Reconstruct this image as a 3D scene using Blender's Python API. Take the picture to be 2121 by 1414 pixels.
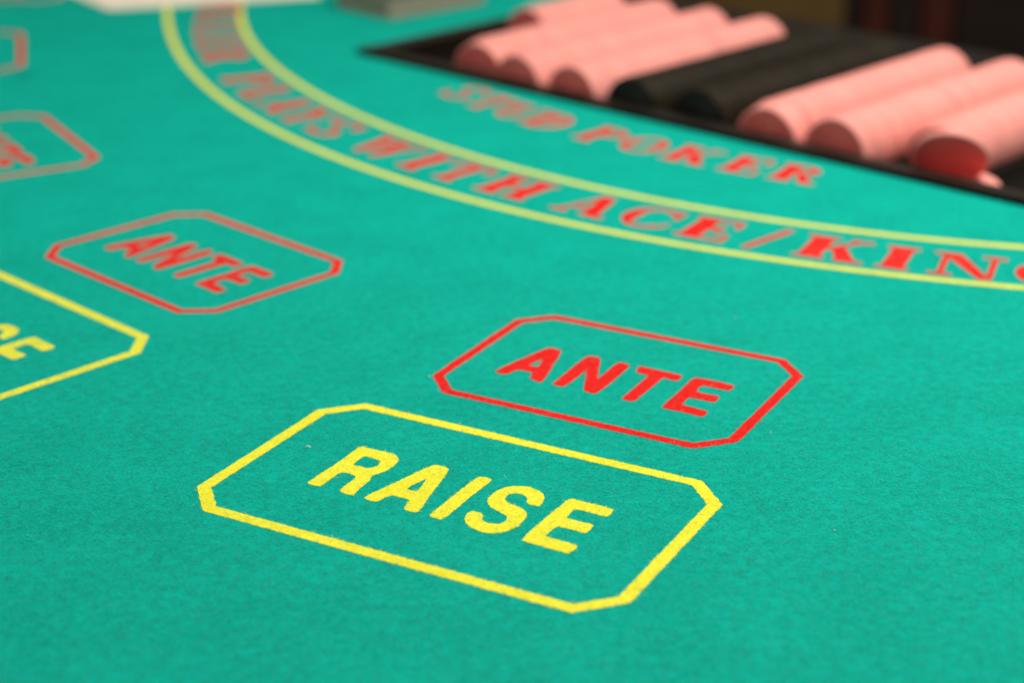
import bpy, bmesh, math, random
import numpy as np
from mathutils import Vector, Matrix
from mathutils.geometry import tessellate_polygon

for o in list(bpy.data.objects):
    bpy.data.objects.remove(o, do_unlink=True)
sc = bpy.context.scene
C = bpy.context.collection
random.seed(7)
rng = np.random.default_rng(11)

# ------------------------------------------------------------------ camera
PITCH, ROLL = 0.38410, -0.00267
CAM_H = 0.256
cam_d = bpy.data.cameras.new('camera')
cam = bpy.data.objects.new('camera', cam_d)
C.objects.link(cam)
fw = Vector((0, math.cos(PITCH), -math.sin(PITCH)))
rt = Vector((1, 0, 0))
up = rt.cross(fw)
r2 = math.cos(ROLL) * rt + math.sin(ROLL) * up
u2 = -math.sin(ROLL) * rt + math.cos(ROLL) * up
M = Matrix((r2, u2, -fw)).transposed().to_4x4()
M.translation = Vector((0, 0, CAM_H))
cam.matrix_world = M
cam_d.sensor_width = 36.0
cam_d.lens = 61.71
cam_d.clip_start = 0.01
cam_d.clip_end = 60.0
cam_d.dof.use_dof = True
cam_d.dof.focus_distance = 0.570
cam_d.dof.aperture_fstop = 6.6
sc.camera = cam

# ------------------------------------------------------------------ room light (indoors: one soft ceiling lamp, dim warm room)
w = bpy.data.worlds.new('World')
sc.world = w
w.use_nodes = True
w.node_tree.nodes['Background'].inputs[0].default_value = (1.0, 0.90, 0.78, 1)
w.node_tree.nodes['Background'].inputs[1].default_value = 0.54

def area(name, loc, target, size, power, col, sy=None):
    l = bpy.data.lights.new(name, 'AREA')
    l.energy = power
    l.color = col
    l.size = size
    if sy:
        l.shape = 'RECTANGLE'
        l.size_y = sy
    o = bpy.data.objects.new(name, l)
    C.objects.link(o)
    o.location = loc
    d = Vector(target) - Vector(loc)
    o.rotation_euler = d.to_track_quat('-Z', 'Y').to_euler()
    return o

area('ceiling_lamp', (0.42, 0.80, 0.98), (0.24, 0.76, 0.0), 0.45, 12.9, (1.0, 0.94, 0.84))

sc.view_settings.view_transform = 'Standard'
sc.view_settings.look = 'None'
sc.view_settings.exposure = 0.0
sc.view_settings.gamma = 1.0
sc.render.engine = 'CYCLES'
sc.cycles.use_denoising = True
sc.cycles.max_bounces = 6

# ------------------------------------------------------------------ helpers
def tag(o, label=None, cat=None, group=None, kind=None):
    if label: o['label'] = label
    if cat: o['category'] = cat
    if group: o['group'] = group
    if kind: o['kind'] = kind
    return o

def empty(name, loc=(0, 0, 0), parent=None):
    o = bpy.data.objects.new(name, None)
    C.objects.link(o)
    o.empty_display_size = 0.02
    o.location = loc
    o.parent = parent
    return o

def link_mesh(name, me, parent=None, mat=None):
    o = bpy.data.objects.new(name, me)
    C.objects.link(o)
    o.parent = parent
    for m in (mat if isinstance(mat, (list, tuple)) else [mat] if mat else []):
        me.materials.append(m)
    return o

def mesh_from(name, verts, faces, parent=None, mat=None, smooth=False):
    me = bpy.data.meshes.new(name)
    me.from_pydata([tuple(v) for v in verts], [], faces)
    me.update()
    if smooth:
        me.polygons.foreach_set('use_smooth', [True] * len(me.polygons))
    return link_mesh(name, me, parent, mat)

def box_bm(bm, x0, x1, y0, y1, z0, z1, bevel=0.0, fn=None):
    vs = [bm.verts.new((x, y, z)) for z in (z0, z1) for y in (y0, y1) for x in (x0, x1)]
    q = [(0, 2, 3, 1), (4, 5, 7, 6), (0, 1, 5, 4), (2, 6, 7, 3), (0, 4, 6, 2), (1, 3, 7, 5)]
    fs = [bm.faces.new([vs[i] for i in f]) for f in q]
    if bevel:
        es = list({e for f in fs for e in f.edges})
        bmesh.ops.bevel(bm, geom=es, offset=bevel, segments=2, affect='EDGES')

def bm_obj(name, bm, parent=None, mat=None):
    me = bpy.data.meshes.new(name)
    bmesh.ops.recalc_face_normals(bm, faces=bm.faces)
    bm.to_mesh(me)
    bm.free()
    return link_mesh(name, me, parent, mat)

# ------------------------------------------------------------------ materials
def newmat(name):
    m = bpy.data.materials.new(name)
    m.use_nodes = True
    nt = m.node_tree
    return m, nt, nt.nodes['Principled BSDF']

def node(nt, typ, **kw):
    n = nt.nodes.new(typ)
    for k, v in kw.items():
        if hasattr(n, k):
            setattr(n, k, v)
        else:
            n.inputs[k].default_value = v
    return n

def felt_mat(name, dark, light, seed, sheen=0.0, stains=()):
    """woollen baize: mottled nap, fine crossed fibres, tiny relief"""
    m, nt, b = newmat(name)
    L = nt.links.new
    geo = node(nt, 'ShaderNodeNewGeometry')
    mp = node(nt, 'ShaderNodeVectorMath', operation='ADD')
    mp.inputs[1].default_value = (seed, seed * 0.7, 0)
    L(geo.outputs['Position'], mp.inputs[0])
    fine = node(nt, 'ShaderNodeTexNoise', Scale=1150.0, Detail=3.0, Roughness=0.6)
    nap = node(nt, 'ShaderNodeTexNoise', Scale=260.0, Detail=2.0, Roughness=0.55)
    big = node(nt, 'ShaderNodeTexNoise', Scale=34.0, Detail=3.0, Roughness=0.5)
    for n in (fine, nap, big):
        L(mp.outputs[0], n.inputs['Vector'])
    # fibres: noise stretched along two wandering directions
    fib = []
    for ang, s in ((0.5, 1.0), (-0.9, 1.3)):
        mpp = node(nt, 'ShaderNodeMapping')
        mpp.inputs['Rotation'].default_value = (0, 0, ang)
        mpp.inputs['Scale'].default_value = (420 * s, 2600 * s, 1)
        f = node(nt, 'ShaderNodeTexNoise', Scale=1.0, Detail=1.0, Distortion=1.4)
        L(mp.outputs[0], mpp.inputs['Vector'])
        L(mpp.outputs['Vector'], f.inputs['Vector'])
        fib.append(f)
    def mix(a, b_, fac):
        n = node(nt, 'ShaderNodeMix', data_type='FLOAT')
        n.inputs[0].default_value = fac
        L(a, n.inputs[2]); L(b_, n.inputs[3])
        return n.outputs[0]
    h = mix(fib[0].outputs['Fac'], fib[1].outputs['Fac'], 0.5)
    h = mix(h, fine.outputs['Fac'], 0.55)
    h2 = mix(h, nap.outputs['Fac'], 0.24)
    h3 = mix(h2, big.outputs['Fac'], 0.11)
    ramp = node(nt, 'ShaderNodeValToRGB')
    ramp.color_ramp.elements[0].position = 0.41
    ramp.color_ramp.elements[0].color = (*dark, 1)
    ramp.color_ramp.elements[1].position = 0.59
    ramp.color_ramp.elements[1].color = (*light, 1)
    L(h3, ramp.inputs['Fac'])
    col = ramp.outputs['Color']
    for sx, sy, sr, amt in stains:            # small smudges left on the cloth
        ds = node(nt, 'ShaderNodeVectorMath', operation='DISTANCE')
        ds.inputs[1].default_value = (sx, sy, 0)
        L(geo.outputs['Position'], ds.inputs[0])
        wob = node(nt, 'ShaderNodeMath', operation='MULTIPLY_ADD')
        wob.inputs[1].default_value = sr * 1.2
        L(nap.outputs['Fac'], wob.inputs[0]); L(ds.outputs['Value'], wob.inputs[2])
        mr = node(nt, 'ShaderNodeMapRange', interpolation_type='SMOOTHSTEP')
        mr.inputs[1].default_value = sr * 0.6
        mr.inputs[2].default_value = sr * 1.8
        mr.inputs[3].default_value = 1 - amt
        mr.inputs[4].default_value = 1.0
        L(wob.outputs[0], mr.inputs[0])
        vm = node(nt, 'ShaderNodeVectorMath', operation='SCALE')
        L(col, vm.inputs[0]); L(mr.outputs[0], vm.inputs['Scale'])
        col = vm.outputs[0]
    L(col, b.inputs['Base Color'])
    bump = node(nt, 'ShaderNodeBump', Strength=0.55, Distance=0.0004)
    L(h2, bump.inputs['Height'])
    L(bump.outputs['Normal'], b.inputs['Normal'])
    b.inputs['Roughness'].default_value = 0.95
    b.inputs['Specular IOR Level'].default_value = 0.03
    b.inputs['Sheen Weight'].default_value = sheen
    b.inputs['Sheen Roughness'].default_value = 0.6
    b.inputs['Sheen Tint'].default_value = (*[min(1, c * 1.6 + .02) for c in light], 1)
    return m

FELT_D, FELT_L = (0.0014, 0.262, 0.204), (0.0038, 0.440, 0.354)
M_felt = felt_mat('green_felt', FELT_D, FELT_L, 0.0, 0.0, [(0.1866, 0.7595, 0.004, 0.16), (-0.3051, 1.0764, 0.009, 0.3), (0.201, 0.7263, 0.004, 0.12), (-0.1638, 0.6432, 0.012, 0.05), (-0.0592, 0.669, 0.014, 0.05), (0.1276, 0.6788, 0.016, 0.06)])
M_yellow = felt_mat('yellow_print', (0.66, 0.66, 0.025), (0.82, 0.82, 0.070), 3.1)
M_red = felt_mat('red_print', (0.55, 0.010, 0.010), (0.80, 0.026, 0.022), 5.7)

def plain(name, col, rough=0.5, spec=0.5, noise=0.0, scale=200.0, bump=0.0):
    m, nt, b = newmat(name)
    L = nt.links.new
    b.inputs['Roughness'].default_value = rough
    b.inputs['Specular IOR Level'].default_value = spec
    geo = node(nt, 'ShaderNodeTexCoord')
    n = node(nt, 'ShaderNodeTexNoise', Scale=scale, Detail=4.0)
    L(geo.outputs['Object'], n.inputs['Vector'])
    r = node(nt, 'ShaderNodeValToRGB')
    r.color_ramp.elements[0].position = 0.3
    r.color_ramp.elements[1].position = 0.7
    r.color_ramp.elements[0].color = (*[c * (1 - noise) for c in col], 1)
    r.color_ramp.elements[1].color = (*[min(1, c * (1 + noise)) for c in col], 1)
    L(n.outputs['Fac'], r.inputs['Fac'])
    L(r.outputs['Color'], b.inputs['Base Color'])
    if bump:
        bp = node(nt, 'ShaderNodeBump', Strength=0.4, Distance=bump)
        L(n.outputs['Fac'], bp.inputs['Height'])
        L(bp.outputs['Normal'], b.inputs['Normal'])
    return m

M_black = plain('black_plastic', (0.006, 0.0045, 0.003), 0.6, 0.08, 0.25, 900, 0.00005)
M_rim = plain('black_tray_rim', (0.0085, 0.0065, 0.0045), 0.42, 0.22, 0.25, 900, 0.00005)
M_edge = plain('pink_chip_edge', (0.84, 0.33, 0.295), 0.55, 0.3, 0.06, 300)
def per_chip(m, lo, hi):
    """every chip a slightly different tone, as dirt and wear leave them"""
    nt = m.node_tree
    b = nt.nodes['Principled BSDF']
    src = b.inputs['Base Color'].links[0].from_socket
    oi = nt.nodes.new('ShaderNodeObjectInfo')
    mr = nt.nodes.new('ShaderNodeMapRange')
    mr.inputs[3].default_value, mr.inputs[4].default_value = lo, hi
    vm = nt.nodes.new('ShaderNodeVectorMath'); vm.operation = 'SCALE'
    nt.links.new(oi.outputs['Random'], mr.inputs[0])
    nt.links.new(src, vm.inputs[0]); nt.links.new(mr.outputs[0], vm.inputs['Scale'])
    nt.links.new(vm.outputs[0], b.inputs['Base Color'])
per_chip(M_edge, 0.90, 1.06)
M_face = plain('red_chip_face', (0.72, 0.165, 0.15), 0.5, 0.35, 0.10, 300)
M_face_b = plain('bright_red_chip_face', (0.80, 0.110, 0.105), 0.45, 0.35, 0.08, 300)
M_bedge = plain('black_chip_edge', (0.013, 0.0100, 0.0050), 0.48, 0.13, 0.2, 300)
per_chip(M_bedge, 0.75, 1.3)
M_bface = plain('black_chip_face', (0.008, 0.010, 0.009), 0.5, 0.35, 0.2, 300)
M_paper = plain('cream_paper', (0.80, 0.74, 0.62), 0.8, 0.2, 0.05, 30, 0.00003)
M_card = plain('card_edge', (0.36, 0.345, 0.28), 0.75, 0.2, 0.20, 500)
M_cardtop = plain('card_back', (0.50, 0.46, 0.36), 0.5, 0.4, 0.1, 60)
M_wood = plain('table_wood', (0.10, 0.045, 0.018), 0.4, 0.4, 0.35, 12)
M_lint = plain('white_lint', (0.80, 0.76, 0.68), 0.9, 0.1, 0.05, 200)
M_carpet = plain('dark_carpet', (0.035, 0.018, 0.010), 0.95, 0.1, 0.4, 20)
M_leather = plain('padded_rail', (0.012, 0.010, 0.009), 0.45, 0.4, 0.2, 80)

S = 0.256                                   # metres per camera height
TH = math.radians(-43.7)
T = Vector((math.cos(TH), math.sin(TH), 0))  # along the front of the chip tray
N = Vector((-T.y, T.x, 0))                   # from the players towards the dealer
O = Vector((-0.395, 4.437, 0)) * S           # front left corner of the tray
def W(t, n, z=0.0):                          # tray frame in camera heights -> world metres
    return O + T * (t * S) + N * (n * S) + Vector((0, 0, z * S))
CEN = W(-2.35 + 3.351, 4.87 - 2.935)         # centre of the printed arcs
def POL(deg, r, z=0.0):                      # polar about that centre, r in camera heights
    a = math.radians(deg)
    return CEN + T * (math.sin(a) * r * S) - N * (math.cos(a) * r * S) + Vector((0, 0, z))

# ------------------------------------------------------------------ block letters traced in the plane of the cloth, in 0.01 mm from the middle of their box
RAISE_GLYPHS = [
    [[(-4744,-1527),(-4727,-824),(-4703,-8),(-4703,685),(-4734,1440),(-4722,1557),(-4665,1627),(-4268,1627),(-3697,1644),(-3405,1641),(-3227,1565),(-3057,1384),(-2952,1125),(-2914,771),(-2965,404),(-3059,108),(-3190,-85),(-3121,-169),(-3062,-349),(-3040,-577),(-3012,-1008),(-2972,-1281),(-2919,-1573),(-3181,-1599),(-3463,-1546),(-3529,-1288),(-3546,-881),(-3536,-575),(-3578,-416),(-3715,-326),(-3910,-290),(-4182,-333),(-4222,-551),(-4219,-1064),(-4215,-1528),(-4328,-1571),(-4554,-1574)],[(-4169,1024),(-3884,1032),(-3626,1013),(-3470,927),(-3391,669),(-3451,450),(-3606,292),(-3841,302),(-4191,287),(-4187,521),(-4212,823)]],
    [[(-2527,-1536),(-2483,-1134),(-2241,-206),(-2022,790),(-1813,1509),(-1735,1613),(-1401,1619),(-1195,1545),(-1089,1233),(-899,311),(-676,-737),(-502,-1466),(-523,-1606),(-751,-1628),(-987,-1616),(-1088,-1302),(-1169,-974),(-1492,-959),(-1820,-962),(-1900,-1052),(-1954,-1313),(-2029,-1583),(-2178,-1606),(-2362,-1619)],[(-1483,594),(-1361,120),(-1262,-357),(-1467,-380),(-1658,-348),(-1631,-25)]],
    [[(-77,-1568),(-94,-963),(-88,137),(-93,1096),(-47,1522),(187,1580),(454,1538),(462,1249),(433,371),(450,-784),(448,-1510),(389,-1644),(172,-1659),(-9,-1644)]],
    [[(2185,637),(2381,566),(2669,578),(2650,836),(2553,1190),(2378,1426),(2149,1562),(1881,1616),(1687,1645),(1331,1500),(1054,1209),(942,743),(958,329),(1077,61),(1291,-147),(1572,-269),(1869,-382),(2068,-455),(2168,-581),(2214,-818),(2126,-1039),(1887,-1132),(1676,-1134),(1489,-991),(1386,-732),(1217,-661),(939,-681),(907,-902),(992,-1216),(1173,-1475),(1435,-1635),(1811,-1742),(2114,-1724),(2383,-1575),(2593,-1277),(2718,-860),(2673,-352),(2577,-44),(2393,131),(2063,270),(1748,337),(1556,415),(1452,546),(1408,802),(1499,994),(1735,1075),(2000,983),(2118,860)]],
    [[(3228,-1602),(3189,-1267),(3206,292),(3251,1333),(3283,1500),(3342,1576),(3726,1546),(4492,1555),(4681,1559),(4851,1482),(4874,1277),(4871,1046),(4817,963),(4393,975),(3871,987),(3750,921),(3745,666),(3770,314),(4163,291),(4616,331),(4746,259),(4783,-45),(4761,-265),(4692,-315),(4272,-301),(3820,-303),(3762,-374),(3751,-683),(3743,-1047),(4103,-1070),(4482,-1082),(4799,-1086),(4904,-1146),(4932,-1421),(4899,-1612),(4828,-1689),(4663,-1690),(4050,-1686),(3515,-1663),(3314,-1674)]],
]
ANTE_GLYPHS = [
    [[(-4229,-1767),(-4137,-1194),(-3923,-242),(-3592,1081),(-3505,1254),(-3238,1256),(-2963,1208),(-2816,780),(-2541,-369),(-2282,-1414),(-2213,-1870),(-2348,-1885),(-2759,-1781),(-2840,-1496),(-2944,-1221),(-3295,-1188),(-3573,-1264),(-3607,-1468),(-3667,-1781),(-3789,-1876),(-3983,-1893)],[(-3215,140),(-3102,-295),(-3015,-625),(-3166,-669),(-3382,-673),(-3331,-305)]],
    [[(-1795,-1802),(-1808,-1231),(-1856,265),(-1853,1068),(-1739,1246),(-1494,1277),(-1287,1181),(-1042,591),(-550,-587),(-533,-103),(-567,847),(-516,1216),(-232,1218),(-11,1110),(25,494),(52,-732),(37,-1558),(1,-1879),(-208,-1902),(-476,-1836),(-595,-1653),(-878,-946),(-1255,-48),(-1257,-641),(-1273,-1448),(-1313,-1863),(-1496,-1891)]],
    [[(401,756),(335,1019),(342,1247),(998,1227),(1843,1202),(2119,1168),(2145,890),(2135,631),(1921,587),(1562,684),(1554,425),(1544,-582),(1540,-1458),(1503,-1843),(1305,-1881),(1028,-1839),(1012,-1432),(1005,-304),(983,554),(726,599),(493,620)]],
    [[(2600,-1841),(2566,-1350),(2579,-164),(2541,922),(2580,1213),(2912,1268),(3723,1272),(4172,1193),(4201,889),(4151,685),(3596,668),(3116,658),(3090,466),(3116,56),(3572,22),(3945,85),(4057,6),(4109,-311),(4087,-542),(3678,-544),(3107,-577),(3093,-791),(3133,-1248),(3604,-1298),(4200,-1345),(4229,-1662),(4196,-1891),(3719,-1871),(3189,-1858),(2798,-1869)]],
]

# ------------------------------------------------------------------ room behind the table
floor = mesh_from('floor', [(-4, -2, -0.75), (5, -2, -0.75), (5, 4.2, -0.75), (-4, 4.2, -0.75)], [(0, 1, 2, 3)], None, M_carpet)
tag(floor, kind='structure')
wall = empty('wood_panelling', (0.5, 2.8, -0.75))
tag(wall, 'dark brown wooden panelling, blurred, far behind the chip tray', 'panelling')
P_olive = plain('olive_brown_board', (0.13, 0.078, 0.022), 0.6, 0.3, 0.35, 5)
P_red = plain('red_brown_board', (0.055, 0.009, 0.004), 0.6, 0.3, 0.4, 6)
P_dark = plain('blackish_board', (0.013, 0.006, 0.003), 0.6, 0.3, 0.4, 6)
x = -3.0
k = 0
boards = [(0.02, P_dark), (0.23, P_olive), (0.24, P_olive), (0.026, P_dark), (0.045, P_red), (0.05, P_dark), (0.055, P_red), (0.20, P_dark), (0.16, P_dark), (0.20, P_red), (0.24, P_olive), (0.18, P_dark), (0.22, P_red), (0.25, P_dark), (0.25, P_olive)]
seq = []
x = 0.045
for wd, m in boards:
    seq.append((x, x + wd, m)); x += wd
x = 0.045
for i in range(12):
    wd = (0.24, 0.2, 0.16, 0.22)[i % 4]
    seq.append((x - wd, x, (P_olive, P_red, P_olive, P_dark)[i % 4])); x -= wd
bm = bmesh.new()
box_bm(bm, -3.2, 3.2, 0.026, 0.05, 0.0, 1.6)
bm_obj('backing', bm, wall, P_dark)
for a, b, m in seq:
    bm = bmesh.new()
    box_bm(bm, a - 0.5 + 0.002, b - 0.5 - 0.002, -0.002 - random.uniform(0, 0.006), 0.0255, 0.0, 1.6, 0.004)
    bm_obj('board', bm, wall, m)

# ------------------------------------------------------------------ the card table
table = empty('card_table', CEN + Vector((0, 0, -0.75)))
tag(table, 'card table covered in green felt printed with red and yellow betting boxes', 'table')
def tchild(o):
    o.parent = table
    o.location = o.location - table.location
    return o

EDGE_N, TRAY_T, TRAY_N = 1.062, 2.002, 1.062
def table_outline(R, nedge):
    c_t, c_n = 1.001, 1.935
    dn = nedge - c_n
    a0 = math.asin(dn / R)
    pts = []
    A0, A1 = math.pi - a0, 2 * math.pi + a0
    for i in range(97):
        a = A0 + (A1 - A0) * i / 96
        pts.append((c_t + R * math.cos(a), c_n + R * math.sin(a)))
    pts += [(TRAY_T, nedge), (TRAY_T, 0.0), (0.0, 0.0), (0.0, nedge)]
    return pts
def slab(name, pts, z0, z1, mat):
    v = [W(t, n) + Vector((0, 0, z1)) for t, n in pts]
    lo = [W(t, n) + Vector((0, 0, z0)) for t, n in pts]
    k = len(v)
    tris = [tuple(t) for t in tessellate_polygon([v])]
    faces = []
    for t in tris:
        a, b, c = (v[i] for i in t)
        faces.append(t if (b - a).cross(c - a).z > 0 else t[::-1])
    bot = [tuple(i + k for i in f[::-1]) for f in faces]
    sides = [(i, i + k, (i + 1) % k + k, (i + 1) % k) for i in range(k)]
    return tchild(mesh_from(name, v + lo, faces + bot + sides, None, mat))
slab('felt', table_outline(4.75, EDGE_N), -0.002, 0.0, M_felt)
slab('table_board', table_outline(4.74, EDGE_N - 0.004), -0.034, -0.0025, M_wood)
# padded arm rest on the players' side
bm = bmesh.new()
c_t, c_n, RR = 1.001, 1.935, 4.92
rings = []
for i in range(81):
    a = math.pi + math.pi * i / 80
    ring = []
    for j in range(14):
        b = 2 * math.pi * j / 14
        rr = RR + 0.19 * math.cos(b)
        p = W(c_t + rr * math.cos(a), c_n + rr * math.sin(a), 0.02 + 0.11 * math.sin(b))
        ring.append(bm.verts.new(p))
    rings.append(ring)
for a, b in zip(rings, rings[1:]):
    for j in range(14):
        bm.faces.new((a[j], a[(j + 1) % 14], b[(j + 1) % 14], b[j]))
tchild(bm_obj('arm_rest', bm, None, M_leather))
bm = bmesh.new()
box_bm(bm, -0.35, 0.35, -0.8, -0.3, -0.75, -0.034, 0.01)
o = bm_obj('pedestal', bm, None, M_wood)
o.location = CEN
o.rotation_euler = (0, 0, TH)
tchild(o)

# ---- printing: flat shapes on the cloth, edges a little ragged like dye in wool
ZP = 0.00010
def ragged(pts, step=0.0012, amp=0.00011, close=True):
    out = []
    n = len(pts)
    for i in range(n if close else n - 1):
        a, b = Vector(pts[i]), Vector(pts[(i + 1) % n])
        d = b - a
        k = max(1, int(d.length / step))
        nn = Vector((-d.y, d.x)).normalized() if d.length > 0 else Vector((0, 0))
        for j in range(k):
            p = a + d * (j / k)
            if amp: p = p + nn * random.gauss(0, amp)
            out.append((p.x, p.y))
    return out
def fillet(pts, r):
    """round the corners of a traced outline a little"""
    out = []
    n = len(pts)
    for i in range(n):
        p, a, b = Vector(pts[i]), Vector(pts[i - 1]), Vector(pts[(i + 1) % n])
        la, lb = (a - p).length, (b - p).length
        ra, rb = min(r, la * 0.35), min(r, lb * 0.35)
        q0, q1 = p + (a - p).normalized() * ra, p + (b - p).normalized() * rb
        out += [tuple(q0), tuple((q0 + q1 + p * 2) / 4), tuple(q1)]
    return out
def flat(name, loops, parent, mat, z=0.0):
    vv = [[Vector((x, y, z)) for x, y in l] for l in loops]
    tris = tessellate_polygon(vv)
    flatv = [v for l in vv for v in l]
    faces = []
    for t in tris:
        a, b, c = (flatv[i] for i in t)
        cr = (b - a).cross(c - a).z
        if abs(cr) < 1e-14: continue
        faces.append(tuple(t) if cr > 0 else tuple(t[::-1]))
    return mesh_from(name, flatv, faces, parent, mat)
def octo(w_, h_, c, k, o):
    w2, h2 = w_ / 2 - o, h_ / 2 - o
    cc = c - o * (1 + k - math.hypot(1, k)) / k
    ck = c * k - o * (1 + 1 / k - math.hypot(1, 1 / k)) * k
    return [(-w2, h2 - ck), (-w2 + cc, h2), (w2 - cc, h2), (w2, h2 - ck), (w2, -h2 + ck), (w2 - cc, -h2), (-w2 + cc, -h2), (-w2, -h2 + ck)]
PRINTED = []                                 # (loops in world xy, colour) for the fuzz
def bet_box(name, pose, dims, glyphs, mat, lab, fine):
    x, y, a = pose
    wd, ht, c, lw, k = dims
    st = 0.0010 if fine else 0.004
    am = 0.00010 if fine else 0.0
    o_, i_ = ragged(octo(wd, ht, c, k, 0), st, am), ragged(octo(wd, ht, c, k, lw), st, am)
    b = flat(name, [o_, i_], None, mat)
    b.location = (x, y, ZP)
    b.rotation_euler = (0, 0, a)
    tchild(b)
    b['label'] = lab
    ca, sa = math.cos(a), math.sin(a)
    wl = lambda l: [(x + ca * u - sa * v, y + sa * u + ca * v) for u, v in l]
    if fine: PRINTED.append(([wl(o_), wl(i_)], mat))
    for g in glyphs:
        loops = []
        for l in g:
            pts = [(u * 1e-5, v * 1e-5) for u, v in l]
            loops.append(ragged(fillet(pts, 0.0006), 0.0008 if fine else 0.003, am))
        flat('letter', loops, b, mat)
        if fine: PRINTED.append(([wl(l) for l in loops], mat))
    return b
R_DIM = (0.1544, 0.0940, 0.0121, 0.0045, 1.042)
A_DIM = (0.1215, 0.0886, 0.0115, 0.0040, 1.047)
rb = bet_box('raise_box', (-0.0178, 0.5020, -0.5012), R_DIM, RAISE_GLYPHS, M_yellow, 'yellow eight-sided outline around the word RAISE', True)
bet_box('raise_box', (-0.2220, 0.6510, -0.7628), R_DIM, RAISE_GLYPHS, M_yellow, 'yellow RAISE outline cut off by the left edge of the photo', False)
bet_box('ante_box', (0.0392, 0.5989, -0.5022), A_DIM, ANTE_GLYPHS, M_red, 'sharp red eight-sided outline around the word ANTE', True)
bet_box('ante_box', (-0.1404, 0.7312, -0.7720), A_DIM, ANTE_GLYPHS, M_red, 'blurred red ANTE outline facing the chip tray', False)
a3 = (-1.092 * S, 3.570 * S, -1.047)
bet_box('ante_box', a3, A_DIM, ANTE_GLYPHS, M_red, 'blurred red ANTE outline at the left edge', False)
a4 = (-1.430 * S, 4.46 * S, -1.316)
bet_box('ante_box', a4, A_DIM, ANTE_GLYPHS, M_red, 'faint red ANTE outline near the upper left corner', False)
bet_box('ante_box', (-1.500 * S, 5.38 * S, -1.586), A_DIM, ANTE_GLYPHS, M_red, 'faint red ANTE outline in the upper left corner', False)

# ---- the two yellow arcs
C_OUT = [2.450889e-08, -4.725850e-07, -5.621226e-05, -3.255736e-04, 2.618905e+00]
C_IN = [-2.474858e-09, -1.236159e-06, -2.915019e-05, -6.686504e-05, 2.405449e+00]
def r_of(cf, a):
    a = max(-47.0, min(33.0, a))
    return sum(c * a ** (4 - i) for i, c in enumerate(cf))
def arc_line(cf, wd):
    v, f = [], []
    for i in range(261):
        a = -75 + 150 * i / 260
        r = r_of(cf, a)
        v += [POL(a, r - wd / 2, ZP), POL(a, r + wd / 2, ZP)]
    for i in range(260):
        f.append((2 * i, 2 * i + 1, 2 * i + 3, 2 * i + 2))
    o = mesh_from('arc_line', v, f, None, M_yellow)
    return tchild(o)
arc_line(C_OUT, 0.0165)['label'] = 'outer yellow arc below the red words'
arc_line(C_IN, 0.0165)['label'] = 'inner yellow arc above the red words'

# ---- slab-serif capitals, built of strokes in a unit cell one high
def rect(x0, x1, y0, y1): return [(x0, y0), (x1, y0), (x1, y1), (x0, y1)]
def diag(xb, xt, w_, y0=0.0, y1=1.0): return [(xb, y0), (xb + w_, y0), (xt + w_, y1), (xt, y1)]
def bow(cx, cy, rx, ry, a0, a1, thick, thin, n=18):
    out, inn = [], []
    for i in range(n + 1):
        a = math.radians(a0 + (a1 - a0) * i / n)
        t = thin + (thick - thin) * abs(math.cos(a)) ** 1.5
        out.append((cx + rx * math.cos(a), cy + ry * math.sin(a)))
        inn.append((cx + (rx - t) * math.cos(a), cy + (ry - thin - (t - thin) * 0.0) * math.sin(a)))
    return out + inn[::-1]
TK, TN, SF = 0.35, 0.095, 0.09
def serif(x0, x1, y): return rect(x0, x1, y, y + SF)
def stem(x): return [rect(x, x + TK, 0, 1), serif(x - .09, x + TK + .09, 0), serif(x - .09, x + TK + .09, 1 - SF)]
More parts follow.
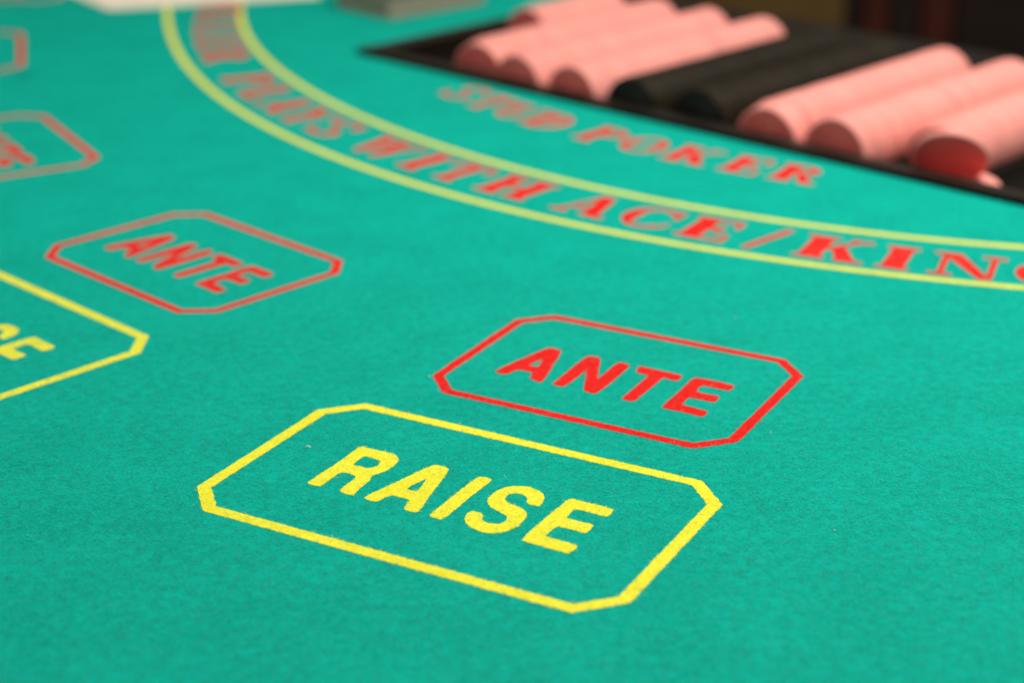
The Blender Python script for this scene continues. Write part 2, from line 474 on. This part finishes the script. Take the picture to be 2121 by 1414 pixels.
GL = {
    'I': (0.45, stem(0.09)),
    'L': (0.85, stem(0.09) + [rect(.36, .85, 0, SF), [(.75, 0), (.85, 0), (.85, .36), (.78, .36)]]),
    'E': (0.90, stem(0.09) + [rect(.36, .86, 0, SF), [(.76, 0), (.88, 0), (.88, .34), (.80, .34)], rect(.36, .84, 1 - SF, 1), [(.78, .68), (.86, .68), (.86, 1), (.74, 1)], rect(.36, .60, .46, .56), rect(.57, .66, .34, .68)]),
    'T': (0.92, [rect(.325, .595, 0, 1), serif(.22, .70, 0), rect(0, .92, 1 - SF, 1), [(0, .64), (.07, .64), (.17, 1), (0, 1)], [(.85, .64), (.92, .64), (.92, 1), (.75, 1)]]),
    'H': (1.10, stem(0.09) + [rect(.36, .74, .45, .55)] + stem(0.74)),
    'P': (0.92, stem(0.09) + [bow(.46, .73, .46, .27, -90, 90, .27, TN), rect(.30, .47, .46, .56), rect(.30, .47, .90, 1)]),
    'R': (1.02, stem(0.09) + [bow(.46, .75, .42, .25, -90, 90, .26, TN), rect(.30, .47, .50, .60), rect(.30, .47, .90, 1), [(.46, .55), (.66, .55), (1.02, 0), (.72, 0)], serif(.80, 1.08, 0)]),
    'D': (1.00, stem(0.09) + [bow(.46, .5, .54, .5, -90, 90, .28, TN, 26), rect(.30, .47, 0, SF), rect(.30, .47, 1 - SF, 1)]),
    'A': (1.10, [diag(.10, .46, .10), diag(.68, .40, .29), rect(.24, .80, .28, .37), serif(0, .34, 0), serif(.60, 1.10, 0)]),
    'Y': (1.04, [rect(.39, .66, 0, .5), [(.06, 1), (.36, 1), (.66, .45), (.39, .45)], [(.84, 1), (.94, 1), (.62, .40), (.52, .45)], serif(.28, .77, 0), serif(-.02, .46, 1 - SF), serif(.70, 1.06, 1 - SF)]),
    'S': (0.84, [bow(.42, .74, .42, .26, 20, 250, .25, TN, 22), bow(.42, .26, .42, .26, -160, 70, .25, TN, 22), [(.10, .62), (.30, .56), (.76, .36), (.54, .44)], rect(.70, .80, .64, 1), rect(.03, .13, 0, .36)]),
    'W': (1.40, [[(.10, 1), (.38, 1), (.58, 0), (.42, 0)], [(.66, 1), (.76, 1), (.54, 0), (.44, 0)], [(.62, 1), (.90, 1), (1.08, 0), (.92, 0)], [(1.20, 1), (1.30, 1), (1.04, 0), (.94, 0)], serif(0, .48, 1 - SF), serif(.56, .96, 1 - SF), serif(1.12, 1.42, 1 - SF)]),
    'C': (0.98, [bow(.50, .5, .50, .5, 42, 318, .28, TN, 28), rect(.82, .92, .62, .98), [(.80, .16), (.88, .12), (.96, .34), (.88, .36)]]),
    'K': (1.12, stem(0.09) + [[(.84, 1), (.97, 1), (.50, .44), (.36, .40)], [(.46, .58), (.66, .70), (1.06, 0), (.74, 0)], serif(.66, 1.14, 0), serif(.70, 1.08, 1 - SF)]),
    'N': (1.12, [rect(.14, .24, 0, 1), rect(.88, .98, 0, 1), [(.08, 1), (.40, 1), (.98, 0), (.78, 0)], serif(0, .38, 0), serif(0, .34, 1 - SF), serif(.74, 1.12, 1 - SF)]),
    'G': (1.04, [bow(.50, .5, .50, .5, 42, 340, .28, TN, 30), rect(.82, .92, .62, .98), rect(.66, .93, 0.04, .42), serif(.56, 1.02, .38)]),
    'O': (1.04, [bow(.52, .5, .52, .5, 0, 360, .28, TN, 40)]),
    'U': (1.08, [rect(.10, .37, .34, 1), rect(.84, .94, .34, 1), bow(.52, .36, .42, .36, 180, 360, .24, TN, 22), serif(0, .48, 1 - SF), serif(.72, 1.08, 1 - SF)]),
    '/': (0.40, [diag(-.04, .34, .13, -.04, 1.04)]),
}
def arc_word(items, r_base, h, wscale, parent):
    for ch, deg in items:
        wd, polys = GL[ch]
        v, f = [], []
        for i, p in enumerate(polys):
            # tessellate each stroke on its own, 6 microns above the last
            q = [Vector(((px - wd / 2) * wscale * h, py * h, i * 6e-6)) for px, py in p]
            base = len(v)
            v += q
            for t in tessellate_polygon([q]):
                a, b, c = (q[j] for j in t)
                f.append(tuple(base + j for j in (t if (b - a).cross(c - a).z > 0 else t[::-1])))
        o = mesh_from('letter', v, f, parent, M_red)
        o.location = POL(deg, r_base, ZP) - parent_loc
        o.rotation_euler = (0, 0, TH + math.radians(deg))
parent_loc = CEN.copy()
wd1 = empty('arc_lettering', CEN)
tchild(wd1)
wd1['label'] = 'curved red words DEALER PLAYS WITH ACE/KING between the yellow arcs'
row1 = [('D', -45.9), ('E', -42.9), ('A', -39.9), ('L', -36.2), ('E', -32.9), ('R', -29.4), ('P', -23.0), ('L', -19.9), ('A', -16.9), ('Y', -14.2), ('S', -11.3),
        ('W', -6.9), ('I', -3.8), ('T', -1.2), ('H', 2.1), ('A', 6.45), ('C', 9.4), ('E', 12.2), ('/', 14.7), ('K', 17.55), ('I', 20.0), ('N', 22.8), ('G', 25.9)]
arc_word(row1, 2.560, 0.119 * S, 0.92, wd1)
wd2 = empty('arc_lettering', CEN)
tchild(wd2)
wd2['label'] = 'curved red words STUD POKER below the chip tray'
row2 = [('S', -14.0), ('T', -11.0), ('U', -8.1), ('D', -5.2), ('P', -0.8), ('O', 2.3), ('K', 5.7), ('E', 9.1), ('R', 12.2)]
arc_word(row2, 2.153, 0.113 * S, 0.84, wd2)

# ------------------------------------------------------------------ chip tray let into the table
tray = empty('chip_tray', W(0, 0, 0))
tray.rotation_euler = (0, 0, TH)
tag(tray, 'black plastic chip tray with long troughs, let into the green felt', 'chip tray')
HR = 0.014 * S
def tbox(name, t0, t1, n0, n1, z0, z1, bev=0.0006):
    bm = bmesh.new()
    box_bm(bm, t0 * S, t1 * S, n0 * S, n1 * S, z0, z1, bev)
    return bm_obj(name, bm, tray, M_rim)
tbox('rim', -0.004, TRAY_T + 0.004, -0.004, 0.047, 0.0021, HR)          # lip standing just clear of the cloth
tbox('rim_base', 0.001, TRAY_T - 0.001, 0.020, 0.0465, -0.028, 0.0020, 0)
tbox('rim', 0.0, TRAY_T, 0.865, TRAY_N, -0.028, HR)
tbox('rim', 0.0, 0.066, 0.0475, 0.8645, -0.028, HR - 0.0002)
tbox('rim', TRAY_T - 0.066, TRAY_T, 0.0475, 0.8645, -0.028, HR - 0.0002)
ZC = -0.006 * S
TR, SP, T0 = 0.0203, 0.178, 0.151
for k in range(11):
    tc = (T0 + k * SP) * S
    hw = 0.5 * SP * S - 0.0002
    prof = [(-hw, -0.0075)]
    for i in range(15):
        a = math.radians(198 + 144 * i / 14)
        prof.append((TR * math.cos(a), ZC + TR * math.sin(a)))
    prof += [(hw, -0.0075)]
    lowz = -0.0265
    v, f = [], []
    for yy in (0.0478 * S, 0.8642 * S):
        v += [(tc + px, yy, pz) for px, pz in prof] + [(tc + hw, yy, lowz), (tc - hw, yy, lowz)]
    n_ = len(prof) + 2
    for i in range(n_):
        f.append((i, (i + 1) % n_, (i + 1) % n_ + n_, i + n_))
    mesh_from('trough', v, f, tray, M_black)

# ------------------------------------------------------------------ chips
CR_, CT = 0.0194, 0.0033
def chip_mesh(name, segs, rings, edge, face):
    h = CT / 2
    prof = [(0.0, -h + 0.00045)]
    for r0 in rings:                          # shallow moulded rings on the face
        prof += [(r0 - 0.0007, -h + 0.00045), (r0 - 0.0004, -h), (r0 + 0.0004, -h), (r0 + 0.0007, -h + 0.00045)]
    nface = len(prof)
    prof += [(CR_ - 0.0010, -h), (CR_ - 0.00035, -h + 0.00008), (CR_, -h + 0.0005)]
    half = prof
    prof = half + [(r, -y) for r, y in half[::-1]]
    v, f, mi = [], [], []
    idx = []
    for r, y in prof:
        if r == 0:
            idx.append([len(v)]); v.append((0, y, 0))
        else:
            idx.append(list(range(len(v), len(v) + segs)))
            v += [(r * math.cos(2 * math.pi * j / segs), y, r * math.sin(2 * math.pi * j / segs)) for j in range(segs)]
    L = len(prof)
    for i in range(L - 1):
        A, B = idx[i], idx[i + 1]
        is_face = i < nface or i >= L - 1 - nface
        for j in range(segs):
            k = (j + 1) % segs
            if len(A) == 1: f.append((A[0], B[j], B[k]))
            elif len(B) == 1: f.append((A[j], B[0], A[k]))
            else: f.append((A[j], B[j], B[k], A[k]))
            mi.append(1 if is_face else 0)
    me = bpy.data.meshes.new(name)
    me.from_pydata(v, [], f)
    me.materials.append(edge); me.materials.append(face)
    me.polygons.foreach_set('material_index', mi)
    me.polygons.foreach_set('use_smooth', [i == 0 for i in mi])
    bm = bmesh.new(); bm.from_mesh(me); bmesh.ops.recalc_face_normals(bm, faces=bm.faces); bm.to_mesh(me); bm.free()
    me.update()
    return me
RG = (0.0052, 0.0084, 0.0112, 0.0138, 0.0162)
me_pf = chip_mesh('pink_chip_front', 48, RG, M_edge, M_face)
me_p = chip_mesh('pink_chip', 48, (), M_edge, M_face)
me_bf = chip_mesh('black_chip_front', 48, RG, M_bedge, M_bface)
me_b = chip_mesh('black_chip', 48, (), M_bedge, M_bface)
me_pink = chip_mesh('pale_pink_chip', 64, (), M_edge, M_edge)
me_lean = chip_mesh('red_chip', 64, (), M_edge, M_face_b)

G = 'rolls of chips lying in the tray'
rolls = [  # tube, n of the front face, n of the far end, black?, gaps, label
    (0, 0.475, 0.82, 0, (), 'short pink chip roll set far back in the leftmost trough'),
    (1, 0.098, 0.82, 0, (), 'pink chip roll nearest the left corner of the tray'),
    (2, 0.056, 0.82, 0, (), 'pink chip roll second from the black rolls, on their left'),
    (3, 0.056, 0.82, 0, (37,), 'pink chip roll touching the left side of the black rolls'),
    (4, 0.058, 0.82, 1, (30,), 'black chip roll beside the pink rolls on the left'),
    (5, 0.077, 0.82, 1, (), 'black chip roll beside the pink rolls on the right'),
    (6, 0.072, 0.82, 0, (5,), 'pink chip roll touching the right side of the black rolls'),
    (7, 0.075, 0.82, 0, (), 'pink chip roll just left of the tipping red-faced chip'),
    (8, 0.205, 0.82, 0, (), 'pink chip roll behind the tipping red-faced chip'),
]
SLUMP = {  # chips at the near end that have slipped: sideways mm, up mm, lean, turn
    1: ((2.2, -1.4, 0.05, 0.10), (1.6, -1.0, 0.03, 0.06), (0.8, -0.5, 0, 0)),
    2: ((0.5, -0.3, 0, 0),),
    6: ((2.4, -1.6, 0.04, 0.08), (1.9, -1.2, 0.02, 0.04), (1.3, -0.8, 0, 0), (0.7, -0.4, 0, 0)),
    7: ((0.4, -0.2, 0, 0),),
    8: ((0.8, 0.0, 0.30, 0.20), (0.5, 0.0, 0.22, 0.14), (0.2, 0.0, 0.15, 0.10), (0, 0, 0.10, 0.06), (0, 0, 0.05, 0.03)),
}
for k, n0, n1, blk, gaps, lab in rolls:
    root = empty('chip_roll', W(T0 + k * SP, n0, 0) + Vector((0, 0, ZC)))
    root.rotation_euler = (0, 0, TH)
    tag(root, lab, 'chip roll', G)
    slump = SLUMP.get(k, ())
    y = CT / 2
    i = 0
    end = (n1 - n0) * S
    while y + CT / 2 < end:
        me = (me_bf if blk else me_pf) if i == 0 else (me_b if blk else me_p)
        o = bpy.data.objects.new('chip', me)
        C.objects.link(o)
        o.parent = root
        sx, sz, lean, yaw = 0.0, 0.0, 0.0, 0.0
        if i < len(slump):
            sx, sz, lean, yaw = slump[i]
        o.location = (random.gauss(0, 0.00012) + sx * 0.001, y, random.gauss(-0.0004, 0.00010) + sz * 0.001)
        o.rotation_mode = 'QUATERNION'
        o.rotation_quaternion = (Matrix.Rotation(yaw, 4, 'Z') @ Matrix.Rotation(lean, 4, 'X') @ Matrix.Rotation(random.uniform(0, 6.28), 4, 'Y')).to_quaternion()
        y += CT + 0.00003
        if i in gaps: y += 0.0011
        i += 1

GC = 'loose chips at the front of the tray'
def loose(me, tc, nc, zc, lean, yaw, lab):
    o = bpy.data.objects.new('poker_chip', me)
    C.objects.link(o)
    o.matrix_world = Matrix.Translation(W(tc, nc, zc)) @ Matrix.Rotation(TH + yaw, 4, 'Z') @ Matrix.Rotation(-lean, 4, 'X')
    tag(o, lab, 'poker chip', GC)
loose(me_lean, 1.643, 0.124, 0.025, -0.618, 0.448, 'deep red chip face tipping forward, its pale pink rim against a pink roll')
loose(me_pink, 1.676, 0.122, -0.034, 1.42, 0.4, 'pink chip edge peeping out under the tipping red chip')

# ------------------------------------------------------------------ things on the felt beyond the arc
pc = Vector((-0.2945, 1.2790))
da, db = Vector((math.cos(math.radians(124.6)), math.sin(math.radians(124.6)))), Vector((math.cos(math.radians(16.8)), math.sin(math.radians(16.8))))
corners = [pc, pc + db * 0.160, pc + db * 0.160 + da * 0.16, pc + da * 0.16]
loop = fillet([tuple(c) for c in corners], 0.004)
v = [(x, y, 0.0012) for x, y in loop] + [(x, y, 0.0002) for x, y in loop]
n_ = len(loop)
paper = mesh_from('paper_sheet', v, [tuple(range(n_)), tuple(range(2 * n_ - 1, n_ - 1, -1))] + [(i, i + n_, (i + 1) % n_ + n_, (i + 1) % n_) for i in range(n_)], None, M_paper)
tag(paper, 'cream paper sheet lying across the end of the yellow arcs', 'paper')

deck = empty('card_deck', (-0.0854, 1.2436, 0.0))
deck.rotation_euler = (0, 0, math.radians(41.0))
tag(deck, 'tall squared stack of grey-edged playing cards beside the chip tray', 'card deck')
bm = bmesh.new()
NCARD = 96
for i in range(NCARD):
    if i % 13 == 0: gx, gy = random.gauss(0, 0.0008), random.gauss(0, 0.0008)   # bundles not quite squared
    dx, dy = gx + random.gauss(0, 0.00022), gy + random.gauss(0, 0.00022)
    z0 = 0.0002 + i * 0.00031
    box_bm(bm, dx, 0.088 + dx, dy, 0.063 + dy, z0, z0 + 0.00029)
st = bm_obj('card_stack', bm, deck, M_card)
st['kind'] = 'stuff'
bm = bmesh.new()
z0 = 0.0002 + NCARD * 0.00031
box_bm(bm, 0.0003, 0.0883, 0, 0.063, z0, z0 + 0.0003)
bm_obj('top_card', bm, deck, M_cardtop)

# ------------------------------------------------------------------ wool fuzz standing up from the cloth where the lens is sharp
def inside(loops, X):
    res = np.zeros(len(X), bool)
    for l in loops:
        l = np.asarray(l)
        a, b = l, np.roll(l, -1, 0)
        for (x0, y0), (x1, y1) in zip(a, b):
            if y0 == y1: continue
            c = ((y0 > X[:, 1]) != (y1 > X[:, 1])) & (X[:, 0] < (x1 - x0) * (X[:, 1] - y0) / (y1 - y0) + x0)
            res ^= c
    return res
def fuzz(X, length, width, lift, mat, name):
    n = len(X)
    a = rng.uniform(0, 2 * np.pi, n)
    l = length * rng.lognormal(0, 0.35, n)
    d = np.stack([np.cos(a), np.sin(a)], 1)
    bend = rng.normal(0, 0.5, n)
    d2 = np.stack([np.cos(a + bend), np.sin(a + bend)], 1)
    z1 = rng.uniform(0.05, 1.0, n) * lift
    z2 = z1 * rng.uniform(0.2, 1.6, n)
    z0 = np.full(n, 0.00013)
    p0 = np.c_[X, z0]
    p1 = np.c_[X + d * (l * .5)[:, None], z0 + z1]
    p2 = np.c_[X + d * (l * .5)[:, None] + d2 * (l * .5)[:, None], z0 + z2]
    s = np.c_[-d[:, 1], d[:, 0], np.zeros(n)] * (width / 2)
    V = np.stack([p0 - s, p0 + s, p1 - s, p1 + s, p2], 1).reshape(-1, 3)
    b = (np.arange(n) * 5)[:, None]
    quad = np.concatenate([b, b + 1, b + 3, b + 2], 1)
    tri = np.concatenate([b + 2, b + 3, b + 4], 1)
    loops = np.concatenate([quad, tri], 1).reshape(-1)
    me = bpy.data.meshes.new(name)
    me.vertices.add(len(V)); me.vertices.foreach_set('co', V.astype(np.float32).ravel())
    me.loops.add(len(loops)); me.loops.foreach_set('vertex_index', loops.astype(np.int32))
    ls = (np.arange(n)[:, None] * 7 + np.array([0, 4])[None]).ravel()
    me.polygons.add(2 * n)
    me.polygons.foreach_set('loop_start', ls.astype(np.int32))
    at = me.attributes.new('tone', 'FLOAT', 'FACE')
    at.data.foreach_set('value', np.repeat(rng.uniform(0, 1, n), 2).astype(np.float32))
    me.materials.append(mat)
    me.update(calc_edges=True)
    o = bpy.data.objects.new(name, me)
    C.objects.link(o)
    tchild(o)
    o['kind'] = 'stuff'
    return o
def fuzz_mat(name, dark, light):
    m, nt, b = newmat(name)
    at = nt.nodes.new('ShaderNodeAttribute'); at.attribute_name = 'tone'
    r = nt.nodes.new('ShaderNodeValToRGB')
    r.color_ramp.elements[0].color = (*dark, 1)
    r.color_ramp.elements[1].color = (*light, 1)
    nt.links.new(at.outputs['Fac'], r.inputs['Fac'])
    nt.links.new(r.outputs['Color'], b.inputs['Base Color'])
    b.inputs['Roughness'].default_value = 0.8
    b.inputs['Specular IOR Level'].default_value = 0.3
    return m
NF = 200000
Y = rng.uniform(0.36, 0.80, NF)
X = rng.uniform(-0.5, 0.5, NF) * Y * 0.80
keep = rng.uniform(0, 1, NF) < np.clip((0.80 - Y) / 0.16, 0, 1)
XY = np.c_[X, Y][keep]
inp = np.zeros(len(XY), bool)
which = {}
for loops, mat in PRINTED:
    q = inside(loops, XY)
    inp |= q
    which.setdefault(mat.name, np.zeros(len(XY), bool))
    which[mat.name] |= q
stray = rng.uniform(0, 1, len(XY)) < 0.04        # green wool showing through the dye
fuzz(XY[~inp | stray], 0.0013, 0.000090, 0.00030, fuzz_mat('green_fuzz', (0.005, 0.26, 0.19), (0.016, 0.54, 0.42)), 'felt_fuzz')
fuzz(XY[which['yellow_print'] & ~stray], 0.0012, 0.000110, 0.00022, fuzz_mat('yellow_fuzz', (0.72, 0.70, 0.03), (0.88, 0.87, 0.10)), 'print_fuzz')
fuzz(XY[which['red_print'] & ~stray], 0.0012, 0.000110, 0.00022, fuzz_mat('red_fuzz', (0.55, 0.010, 0.010), (0.90, 0.05, 0.04)), 'print_fuzz')

# a few pale lint specks and stray hairs
bm = bmesh.new()
def hair(x, y, ang, l, wd, curl):
    pts = []
    for i in range(7):
        u = i / 6
        a = ang + curl * u
        pts.append(Vector((x + math.cos(a) * l * u, y + math.sin(a) * l * u, 0.0003 + 0.0009 * math.sin(u * 3.0) * min(1, l / 0.003))))
    prev = None
    for p in pts:
        s = Vector((-math.sin(ang), math.cos(ang), 0)) * wd / 2
        cur = (bm.verts.new(p - s), bm.verts.new(p + s + Vector((0, 0, wd * .4))))
        if prev: bm.faces.new((prev[0], prev[1], cur[1], cur[0]))
        prev = cur
LINT = [(-0.07, 0.5379, 0.0022, 0.00035), (-0.0644, 0.5071, 0.0012, 0.0003), (-0.0902, 0.5032, 0.0012, 0.00025), (-0.1007, 0.4955, 0.0009000000000000001, 0.00025), (-0.1587, 0.5136, 0.0012, 0.00035), (0.073, 0.4594, 0.0016, 0.00045000000000000004), (-0.0305, 0.5978, 0.001, 0.0006), (-0.0317, 0.5724, 0.0008, 0.0005), (0.0961, 0.56, 0.0008, 0.00035), (0.089, 0.5489, 0.0008, 0.00035), (0.0662, 0.5023, 0.0011, 0.0003), (0.0289, 0.5305, 0.0016, 0.0003), (-0.0021, 0.5144, 0.0022, 0.00012), (-0.0424, 0.5098, 0.0024, 0.00015), (0.0488, 0.5249, 0.0012, 0.0003), (0.0901, 0.6571, 0.001, 0.0006), (0.0519, 0.4808, 0.0012, 0.0005), (0.1631, 0.5775, 0.009000000000000001, 0.0001), (-0.1479, 0.4756, 0.001, 0.0004), (-0.0673, 0.4219, 0.0012, 0.0004), (0.1514, 0.5798, 0.001, 0.0004), (0.099, 0.4773, 0.0013000000000000002, 0.0003), (-0.1222, 0.5259, 0.0014, 0.00025), (0.0171, 0.4626, 0.0012, 0.0004)]
for x, y, l, wd in LINT[::3]:
    hair(x, y, random.uniform(0, 6.28), l * 0.8, wd * 0.8, random.uniform(-1, 1))
lint = bm_obj('lint', bm, None, M_lint)
tag(lint, 'tiny pale lint specks scattered over the sharp part of the felt', 'lint', kind='stuff')
